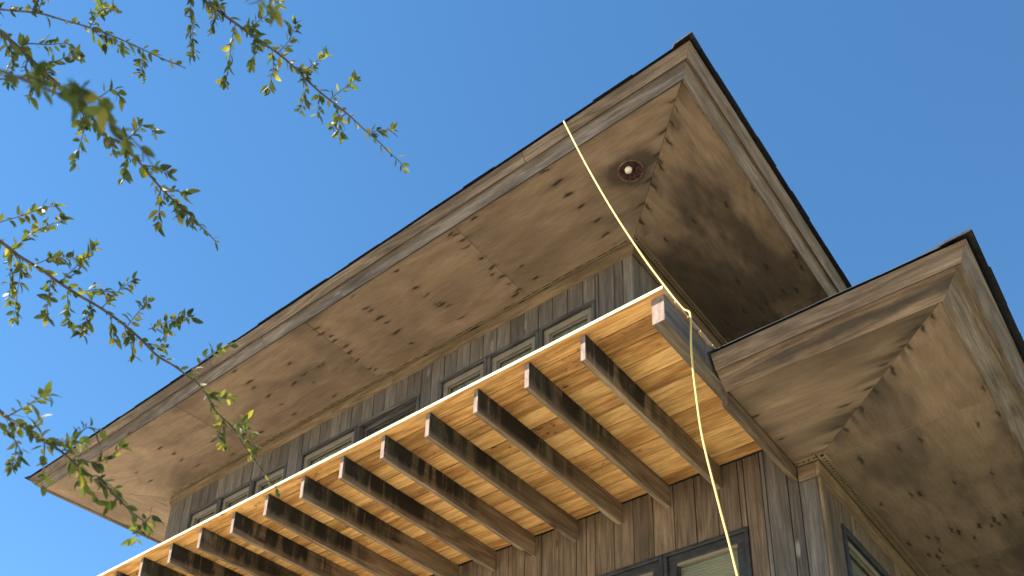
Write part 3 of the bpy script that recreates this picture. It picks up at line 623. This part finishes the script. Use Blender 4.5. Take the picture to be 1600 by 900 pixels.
# --- windows
def window(x0, x1, y, z0, z1, cas, sashm, cw, sw, label=None, blind=True, axis='y', slats=0, sash=True, recess=.035, blindmat=None):
    """axis 'y': faces -Y. axis 'x': faces +X, then x0..x1 run along Y."""
    def B(u0, u1, d0, d1, za, zb):
        return boxv(u0, u1, y + d0, y + d1, za, zb) if axis == 'y' else boxv(y - d1, y - d0, u0, u1, za, zb)
    root = empty('window', ((x0 + x1) / 2, y, z0) if axis == 'y' else (y, (x0 + x1) / 2, z0), house)
    if label: root['label'] = label
    h = 'x' if axis == 'y' else 'y'
    def one(n, b, mt, ax): return mk(n, b, BOXF, mt, root, ax)
    for q in (one('casing', B(x0, x1, -.012, .1, z1 - cw, z1), cas, h), one('casing', B(x0, x0 + cw, -.012, .1, z0 + cw, z1 - cw - .001), cas, 'z'),
              one('casing', B(x1 - cw, x1, -.012, .1, z0 + cw, z1 - cw - .001), cas, 'z'), one('casing', B(x0, x1, -.012, .1, z0, z0 + cw - .001), cas, h)): bevel(q, .004)
    a, b, c, d = x0 + cw + .001, x1 - cw - .001, z0 + cw + .001, z1 - cw - .001
    if sash:
        for q in (one('sash', B(a, b, recess - .02, recess + .03, d - sw, d), sashm, h), one('sash', B(a, b, recess - .02, recess + .03, c, c + sw), sashm, h),
                  one('sash', B(a, a + sw, recess - .02, recess + .03, c + sw + .001, d - sw - .001), sashm, 'z'), one('sash', B(b - sw, b, recess - .02, recess + .03, c + sw + .001, d - sw - .001), sashm, 'z')): bevel(q, .004)
        a, b, c, d = a + sw + .0005, b - sw - .0005, c + sw + .0005, d - sw - .0005
        # glazing bead
        for q in (one('glazing_bead', B(a, b, recess + .002, recess + .014, d - .012, d), sashm, h), one('glazing_bead', B(a, a + .012, recess + .002, recess + .014, c, d - .0125), sashm, 'z'),
                  one('glazing_bead', B(b - .012, b, recess + .002, recess + .014, c, d - .0125), sashm, 'z')): pass
    one('pane', B(a, b, recess + .019, recess + .023, c, d), M['glass'], h)
    A0, A1, D = (x0 + cw + .001, x1 - cw - .001, z1 - cw - .001)
    if blind:
        if slats:
            zz = D
            vs, fs = [], []
            while zz > c + .03:
                k = len(vs); vs += B(A0, A1, recess + .034, recess + .04, zz - slats * .86, zz); fs += [tuple(i + k for i in f) for f in BOXF]; zz -= slats
            tag(mk('blind_slats', vs, fs, M['blind'], root, h), kind='stuff')
        else: one('blind', B(A0, A1, recess + .032, recess + .036, c, D), blindmat or M['blind'], h)
    return root
M['inside'] = plain('dim_interior', (.2, .2, .172), .8, amt=.12)
for g0, g1, n in groups:
    for k in range(n):
        w = (g1 - g0) / n; a, b = g0 + w * k + (.002 if k else 0), g0 + w * (k + 1) - (.002 if k < n - 1 else 0)
        if n == 2 and k == 1: window(a, b, YW, WBOT, WTOP, M['casing_grey'], M['casing_grey'], .042, .045, 'wider upper window with a dark frame', blindmat=M['inside'], recess=.06)
        else: window(a, b, YW, WBOT, WTOP, M['casing_grey'], M['sash'], .036, .055, blindmat=M['inside'])
# --- lower wall
e = [XB - .0, -1.928, -2.004, -2.151, -2.183]
x = -2.349
while x > -9.3: e.append(x); x -= .1685 * random.uniform(.985, 1.015)
e.append(XWL)
LW = [(-2.957, -2.306), (-3.61, -2.96)]
LT, LB = 3.395 + H, 2.0 + H
def span_low(lo, hi):
    c = (lo + hi) / 2
    if LW[1][0] < c < LW[0][1]: return [(LT + .002, (ZD if c < XDR else ZS2) - .008), (.02, LB - .002)]
    return [(.02, (ZD if c < XDR else ZS2) - .008)]
e2 = sorted(set(round(v, 4) for v in e) | {LW[1][0], LW[0][1]})
o2 = [e2[0]]
for v in e2[1:]:
    if v - o2[-1] < .025:
        if v in (LW[1][0], LW[0][1]): o2[-1] = v
        continue
    o2.append(v)
siding(wallb, o2, YWL + .024, .022, span_low, M['siding_brown'])
xs = [XWL, LW[1][0], LW[0][1], XB - .02]
box('wall_core', XWL, LW[1][0], YWL + .026, YWL + .14, .0, ZD - .02, M['void'], wallb)
box('wall_core', LW[0][1], XB - .03, YWL + .026, YWL + .14, .0, ZS2 - .02, M['void'], wallb)
box('wall_core', LW[1][0] + .001, LW[0][1] - .001, YWL + .026, YWL + .14, LT + .003, ZD - .02, M['void'], wallb)
box('wall_core', LW[1][0] + .001, LW[0][1] - .001, YWL + .026, YWL + .14, 0, LB - .003, M['void'], wallb)
box('sheathing', XWL + .01, XB - .1, YWL + .145, YWL + .2, 0, ZS2 - .03, M['void'], wallb)
for (a, b), lb in zip(LW, ('ground-side window with black casing and lowered blinds', None)):
    window(a, b, YWL, LB, LT, M['casing_black'], M['casing_black'], .03, .062, lb, slats=.022, recess=.03)
    wnd = [o for o in bpy.data.objects if o.name.startswith('window') and o.type == 'EMPTY'][-1]
for a, b in LW:                                # tan weather bead along the head of each pane
    z1 = LT - .093
    box('head_bead', a + .094, b - .094, YWL + .02, YWL + .044, z1 - .022, z1 - .001, M['sash'], wallb, 'x')
# --- bay side wall
ys = [YWL - .0, YWL + .085]; y = YWL + .22
while y < 9: ys.append(y); y += .15 * random.uniform(.95, 1.05)
BW = (5.62, 7.3); BT, BB = 3.40 + H, 1.7 + H
ys = sorted(set(ys) | set(BW)); ys = [v for i, v in enumerate(ys) if i == 0 or v - ys[i - 1] > .03 or v in BW]
ys = [v for i, v in enumerate(ys) if not (i + 1 < len(ys) and ys[i + 1] in BW and ys[i + 1] - v < .03)]
def span_bay(lo, hi):
    c = (lo + hi) / 2
    return [(BT + .002, ZS2 - .012), (.02, BB - .002)] if BW[0] < c < BW[1] else [(.02, ZS2 - .012)]
siding(wallc, ys, XB - .022, .022, span_bay, M['siding_brown'], 'x')
box('sheathing', XB - .2, XB - .14, YWL + .21, 9, 0, ZS2 - .02, M['void'], wallc)
box('wall_core', XB - .138, XB - .026, YWL + .142, BW[0], 0, ZS2 - .02, M['void'], wallc)
box('wall_core', XB - .138, XB - .026, BW[1], 9, 0, ZS2 - .02, M['void'], wallc)
box('wall_core', XB - .138, XB - .026, BW[0] + .001, BW[1] - .001, BT + .003, ZS2 - .02, M['void'], wallc)
w = (BW[1] - BW[0]) / 2
for k in range(2): window(BW[0] + w * k + .001, BW[0] + w * (k + 1) - .001, XB, BB, BT, M['casing_black'], M['sash'], .055, .04, 'side window with dark casing below the vent strip' if k == 0 else None, axis='x', blindmat=M['inside'])
box('corner_board', XB + .003, XB + .026, YWL - .02, YWL + .05, .02, ZS2 - .13, M['trim'], wallc, 'z', bev=.004)
prism('frieze_board', [(XB + .0305, YWL - .03, ZS2 - .105), (XB + .004, YWL - .03, ZS2 - .125), (XB + .004, YWL - .03, ZS2 - .016), (XB + .0305, YWL - .03, ZS2 - .016)],
      [(XB + .0305, 9, ZS2 - .105), (XB + .004, 9, ZS2 - .125), (XB + .004, 9, ZS2 - .016), (XB + .0305, 9, ZS2 - .016)], M['trim'], wallc, 'y')
box('frieze_board', XL2 + .016, XB + .003, YWL - .03, YWL - .002, ZS2 - .12, ZS2 - .016, M['trim'], wallb, 'x', bev=.003)
vent(roofb, YWL - .06, 8.9, XB + .066, .055, ZS2 - .002, 'y', .034, .5, 5)
vent(roofb, XL2 + .03, XB + .03, YWL - .064, .05, ZS2 - .002, 'x', .036, .5, 6)
# trim that closes the left end of the lower soffit
box('end_trim', XL2 - .03, XL2 + .006, YF2 + .0, YWL - .003, ZS2 - .1, ZS2 + .06, M['fascia'], roofb, 'y', bev=.003)
box('end_board', XL2 - .012, XL2 + .003, YF2 + .01, YWL - .004, ZS2 + .062, ZS2 + .13, M['fascia'], roofb, 'y')
# ------------------------------------------------------------------ balcony
PY = [YD, 3.728, 3.873, 4.018, 4.165, 4.311, 4.458, 4.597, 4.743, 4.885, 5.025, 5.165, YWL - .004]
XDL = -9.35; TH = .021
jx = [XJ0 - .4064 * i for i in range(17)]
def plank(x0, x1, y0, y1, cutfront, mt):
    vs = boxv(x0, x1, y0, y1, ZD, ZD + TH); fm = [0, 0, 1 if cutfront else 0, 2, 0, 2]
    o = mk('deck_plank', vs, BOXF, None, balcony, 'x', mats=[mt, M['pine_end'], M['pine_edge_grey']], fmat=fm)
for k in range(12):
    cuts = [XDR + random.uniform(-.004, .004)]
    if k == 0: cuts += [jx[9] + .02]
    else:
        i = random.choice([2, 3, 4, 5, 6]); 
        while i < 15: cuts.append(jx[i] + .019); i += random.choice([3, 5, 6, 6])
    cuts.append(XDL)
    for a, b in zip(cuts[:-1], cuts[1:]):
        mt = M[{0: 'pine', 1: 'pine_brown', 2: 'pine_brown' if random.random() < .6 else 'pine', 3: 'pine_light'}.get(k) or random.choice(['pine', 'pine', 'pine_light', 'pine_brown'])]
        plank(b + .0012, a - .0012, PY[k] + (.0042 if k else 0), PY[k + 1] - .0042, k == 0, mt)
box('plank_backing', XDL + .05, XDR - .02, YD + .05, YWL + .028, ZD + TH + .001, ZD + TH + .006, M['void'], balcony)
def joist(x0, x1, ya, yb, z0, z1, mat):
    vs = boxv(x0, x1, ya, yb, z0, z1)
    o = mk('joist', vs, BOXF, None, balcony, 'y', mats=[mat, M['end']], fmat=[0, 0, 1, 0, 0, 0]); bevel(o, .003); return o
for i, x in enumerate(jx):
    joist(x, x + .038, YJ + random.uniform(-.006, .006), YWL - .003, ZJ + random.uniform(-.003, .003), ZD - .002, M['joist'])
tag(joist(-2.026, -1.945, YJ - .002, YWL - .003, ZJ, ZD - .002, M['beam']), 'thick grey edge joist at the balcony corner')
box('flashing', -1.944, -1.9415, 4.08, YF2 + .3, ZJ + .012, ZD - .012, plain('grey_flashing', (.15, .125, .115), .7, amt=.1, spec=.1), balcony, 'y')
# ------------------------------------------------------------------ lamp in the soffit
lx, ly = -2.595, 4.44
lamp = tag(empty('recessed_light', (lx, ly, ZS)), 'rusty recessed light with a pale bulb, set in the soffit near the roof corner', 'light')
def lathe(name, prof, mat, parent, c, n=28):
    vs, fs = [], []
    for r, z in prof:
        for k in range(n): a = 2 * math.pi * k / n; vs.append((c[0] + r * math.cos(a), c[1] + r * math.sin(a), c[2] + z))
    for i in range(len(prof) - 1):
        for k in range(n): fs.append((i * n + k, i * n + (k + 1) % n, (i + 1) * n + (k + 1) % n, (i + 1) * n + k))
    if prof[0][0] > 0: pass
    return mk(name, vs, fs, mat, parent, smooth=True)
lathe('trim_ring', [(.086, -.004), (.094, -.008), (.1, -.001), (.086, -.001), (.086, -.004)], M['ring'], lamp, (lx, ly, ZS))
lathe('can', [(.085, -.0045), (.07, -.0025), (.05, -.0015), (.03, -.001), (.001, -.001)], M['can'], lamp, (lx, ly, ZS - .001))
lathe('bulb', [(.001, -.04), (.016, -.036), (.026, -.024), (.029, -.012), (.024, .0), (.02, .0)], M['bulb'], lamp, (lx - .004, ly - .03, ZS - .004))
lathe('socket', [(.036, -.010), (.042, -.012), (.044, -.002), (.034, -.002), (.036, -.010)], M['rim'], lamp, (lx - .004, ly - .03, ZS - .003))
# ------------------------------------------------------------------ rope
def tube(name, pts, rad, mat, parent, n=8, uv=False):
    pts = [Vector(p_) for p_ in pts]; vs, fs = [], []; rads = rad if isinstance(rad, (list, tuple)) else [rad] * len(pts)
    up = Vector((.3, .2, .9)).normalized()
    for i, p_ in enumerate(pts):
        d = (pts[min(i + 1, len(pts) - 1)] - pts[max(i - 1, 0)]).normalized(); a = d.cross(up)
        if a.length < .1: a = d.cross(Vector((1, 0, 0)))
        a.normalize(); b = d.cross(a)
        for k in range(n): t = 2 * math.pi * k / n; vs.append(p_ + (a * math.cos(t) + b * math.sin(t)) * rads[i])
    for i in range(len(pts) - 1):
        for k in range(n): fs.append((i * n + k, i * n + (k + 1) % n, (i + 1) * n + (k + 1) % n, (i + 1) * n + k))
    fs += [tuple(range(n))[::-1], tuple(range((len(pts) - 1) * n, len(pts) * n))]
    return vs, fs, n
def smooth_path(pts, sub=8):
    P = [Vector(q) for q in pts]; out = []
    for i in range(len(P) - 1):
        p0, p1, p2, p3 = P[max(i - 1, 0)], P[i], P[i + 1], P[min(i + 2, len(P) - 1)]
        for k in range(sub):
            t = k / sub; out.append(.5 * ((2 * p1) + (p2 - p0) * t + (2 * p0 - 5 * p1 + 4 * p2 - p3) * t * t + (3 * p1 - p0 - 3 * p2 + p3) * t ** 3))
    return out + [P[-1]]
sagz = lambda x: .66789 * x * x + .52639 * x + 2.49305      # the slack span between the eave and the balcony corner
rp = [(-2.806, 3.902, 6.262 + H), (-2.796, 3.884, 6.238 + H)] + [(x, 3.867, sagz(x) + H) for x in (-2.78, -2.6, -2.4, -2.2, -2.05, -1.96)] + [(-1.92, 3.862, 3.975 + H), (-1.905, 3.85, 3.92 + H), (-1.9, 3.835, 3.84 + H),
      (-1.89, 3.8, 3.599 + H), (-1.88, 3.8, 3.317 + H), (-1.86, 3.8, 3.03 + H), (-1.8, 3.8, 2.62 + H), (-1.734, 3.8, 2.194 + H), (-1.6, 3.8, 1.2 + H), (-1.5, 3.78, .3), (-1.45, 3.7, .02), (-1.2, 3.5, .015)]
pth = smooth_path(rp, 10); vs, fs, n = tube('rope', pth, .006, None, None, 8)
rope = mk('rope', vs, fs, M['rope'], None, 'x', center=Vector((-1.9, 3.86, ZD)), smooth=True)
uvl = rope.data.uv_layers.new(name='UVMap'); L = 0; cum = [0]
for a, b in zip(pth[:-1], pth[1:]): cum.append(cum[-1] + (b - a).length)
for lp in rope.data.loops: uvl.data[lp.index].uv = (cum[lp.vertex_index // n], (lp.vertex_index % n) / n)
tag(rope, 'yellow rope hanging from the roof edge over the balcony corner', 'rope')
# ------------------------------------------------------------------ tree
tree = tag(empty('tree', (-4.7, -1.2, 0)), 'tree at the left reaching in with thin hanging branches of small oval leaves', 'tree')
tp = smooth_path([(-4.7, -1.2, -.1), (-4.65, -1.1, 1.2), (-4.5, -.95, 2.6), (-4.3, -.8, 4.0), (-4.1, -.7, 5.2)], 5)
vs, fs, n = tube('trunk', tp, [.17 - .11 * i / (len(tp) - 1) for i in range(len(tp))], None, None, 12)
mk('trunk', vs, fs, M['bark'], tree, 'z', smooth=True)
def leaf_mesh(name, L, W, curl, fold):
    n = 5; vs, fs = [], []
    for i in range(n + 1):
        t = i / n; w = W / 2 * (math.sin(math.pi * min(1, t ** .8 * .97 + .015)) ** .75); zc = -curl * L * t * t
        vs += [(L * t, -w, zc + fold * w), (L * t, 0, zc), (L * t, w, zc + fold * w)]
    for i in range(n):
        k = i * 3; fs += [(k, k + 1, k + 4, k + 3), (k + 1, k + 2, k + 5, k + 4)]
    me = bpy.data.meshes.new(name); me.from_pydata(vs, [], fs); me.materials.append(M['leaf'])
    me.polygons.foreach_set('use_smooth', [True] * len(me.polygons)); return me
LM = [leaf_mesh('leaf_mesh', L, W, c, f) for L, W, c, f in ((.031, .0135, .12, .35), (.027, .0125, -.1, .3), (.035, .0135, .2, .45), (.022, .011, .05, .2), (.029, .0155, .3, .5))]
leafq = []                                    # (branch, matrix, mesh index)
BR = {}
for key, (rad, main, tws) in BRANCHES.items():
    V, F = [], []
    ps = smooth_path(main, 4)
    if not key.startswith('near'):             # short spurs between the longer side twigs
        rt = random.Random(len(main) * 7); tws = list(tws)
        for q in range({'b2': 12, 'b5': 4, 'b1': 4, 'b3': 6}.get(key, 5)):
            i = rt.randrange(4, int(len(ps) * .8)); d = (ps[i + 1] - ps[i]).normalized(); sd = d.cross(Vector((rt.gauss(0, 1), rt.gauss(0, 1), rt.gauss(0, 1)))).normalized(); L = rt.uniform(.03, .085)
            tws.append([tuple(ps[i]), tuple(ps[i] + (d * .5 + sd * .8) * L * .5 - Vector((0, 0, .1 * L))), tuple(ps[i] + (d * .5 + sd * .8) * L - Vector((0, 0, .35 * L)))])
    for pth_, r_a, r_b in [(ps, rad[0], rad[1])] + [(smooth_path(t, 4), rad[1] * 1.2 + .0002, .0006) for t in tws]:
        a, b, n = tube('b', pth_, [r_a + (r_b - r_a) * i / (len(pth_) - 1) for i in range(len(pth_))], None, None, 6)
        k = len(V); V += a; F += [tuple(i + k for i in f) for f in b]
    br = mk('branch', V, F, M['bark'], tree, 'x', smooth=True); BR[key] = br
    near = key.startswith('near')
    for pi, pth_ in enumerate([ps] + [smooth_path(t, 4) for t in tws]):
        acc = random.uniform(0, .02); side = 1; step = ((.016 if key != 'b2' else .008) if pi == 0 else .0085) if not near else (.0095 if key == 'near' else .02)
        vis0 = 4 if pi == 0 else 0
        for i in range(1, len(pth_)):
            seg = pth_[i] - pth_[i - 1]; acc += seg.length
            while acc > step:
                acc -= step * random.uniform(.75, 1.35); side = -side
                d = seg.normalized()
                # leaves splay from the twig at 30-70 degrees, in any plane around it
                ax1 = d.cross(Vector((random.gauss(0, 1), random.gauss(0, 1), random.gauss(0, 1)))).normalized()
                k = 2 if random.random() < (.55 if pi else .35) else 1
                for q in range(k):
                    out = (d * random.uniform(.35, 1.0) + ax1 * (1 if q == 0 else -1) * random.uniform(.5, 1.) + Vector((0, 0, -.22))).normalized()
                    nrm = Vector((random.gauss(0, .7), random.gauss(0, .7), random.uniform(.1, 1.))); yv = nrm.cross(out)
                    if yv.length < .05: continue
                    yv.normalize(); zv = out.cross(yv); s = random.uniform(.5, 1.08) * (.94 if not near else .88)
                    if pi == 0 and i > len(pth_) * .8: s *= .85
                    mt = Matrix((out * s, yv * s, zv * s)).transposed().to_4x4(); mt.translation = pth_[i] + out * .003
                    leafq.append((key, mt, random.randrange(len(LM))))
        if pi:                                # the tip of the twig carries a tuft
            for q in range(2):
                d = (pth_[-1] - pth_[-2]).normalized(); out = (d + Vector((random.gauss(0, .4), random.gauss(0, .4), random.gauss(0, .4)))).normalized()
                yv = Vector((random.gauss(0, 1), random.gauss(0, 1), 1)).cross(out).normalized(); zv = out.cross(yv); s = random.uniform(.55, .9)
                mt = Matrix((out * s, yv * s, zv * s)).transposed().to_4x4(); mt.translation = pth_[-1]; leafq.append((key, mt, random.randrange(len(LM))))
# limbs that carry the branches, out of the photograph to the left
for key, (rad, main, tws) in BRANCHES.items():
    a = Vector(main[0]); b = tp[14] if a.z < 5 else tp[-1]
    lp = smooth_path([b, b.lerp(a, .5) + Vector((-.05, -.1, .22)), a], 6)
    vs, fs, n = tube('limb', lp, [.04 - (.04 - rad[0]) * (i / (len(lp) - 1)) ** .6 for i in range(len(lp))], None, None, 8)
    mk('limb', vs, fs, M['bark'], tree, 'x', smooth=True)
camM = cam.matrix_world.inverted()
def apparent(t):
    v = camM @ t[1].translation; return -((t[1].to_scale().x) / max(.3, -v.z))
def inframe(t):
    v = camM @ t[1].translation; x = -v.x / v.z; y = -v.y / v.z
    px = CAM_CX + CAM_F * x; py = CAM_CY - CAM_F * y
    return -30 < px < 1620 and -30 < py < 930
vis = [t for t in leafq if inframe(t)]; hid = [t for t in leafq if not inframe(t)]
vis.sort(key=apparent)
print('leaves', len(vis), len(hid))
for key, mt, mi in vis[:300]:
    o = bpy.data.objects.new('leaf', LM[mi]); link(o, BR[key], mt)
def bunch(name, items, parent, seed=0):
    vs, fs, hue = [], [], []; r = random.Random(seed)
    for key, mt, mi in items:
        k = len(vs); vs += [mt @ v.co for v in LM[mi].vertices]; fs += [tuple(i + k for i in p_.vertices) for p_ in LM[mi].polygons]; hue += [r.random()] * len(LM[mi].vertices)
    o = mk(name, vs, fs, M['leaf'], parent, 'x', smooth=True); at = o.data.attributes.new('hue', 'FLOAT', 'POINT'); at.data.foreach_set('value', hue); o['kind'] = 'stuff'; return o
bunch('foliage', vis[300:] + hid, tree, 2)
crown_shade_clumps = []
for k in range(11000):
    c = random.choice([(-4.6, -1.1, 5.6), (-5.3, -1.8, 5.0), (-4.4, -2.0, 5.2), (-5.6, -.7, 5.7), (-5.2, -1.3, 6.5), (-2.55, -1.75, 5.75), (-2.75, -1.9, 6.1), (-2.6, -1.7, 5.9), (-2.65, -1.8, 5.6), (-2.5, -1.6, 5.5), (-3.0, -1.1, 6.6), (-3.1, -1.3, 6.5)])  # later clumps added out of view to shade the upper and near branches
    v = Vector([random.gauss(0, .42) for _ in range(3)]) + Vector(c)
    a = Vector([random.gauss(0, 1) for _ in range(3)]).normalized(); yv = a.cross(Vector([random.gauss(0, 1) for _ in range(3)])).normalized(); zv = a.cross(yv); s = random.uniform(1.8, 3.4)
    mt = Matrix((a * s, yv * s, zv * s)).transposed().to_4x4(); mt.translation = v
    t = ('c', mt, random.randrange(len(LM)))
    vv = camM @ v
    if vv.z < 0:
        px = CAM_CX + CAM_F * (-vv.x / vv.z)
        if px > -120: continue
    crown_shade_clumps.append(t)
bunch('crown_shade_clumps', crown_shade_clumps, tree, 3)
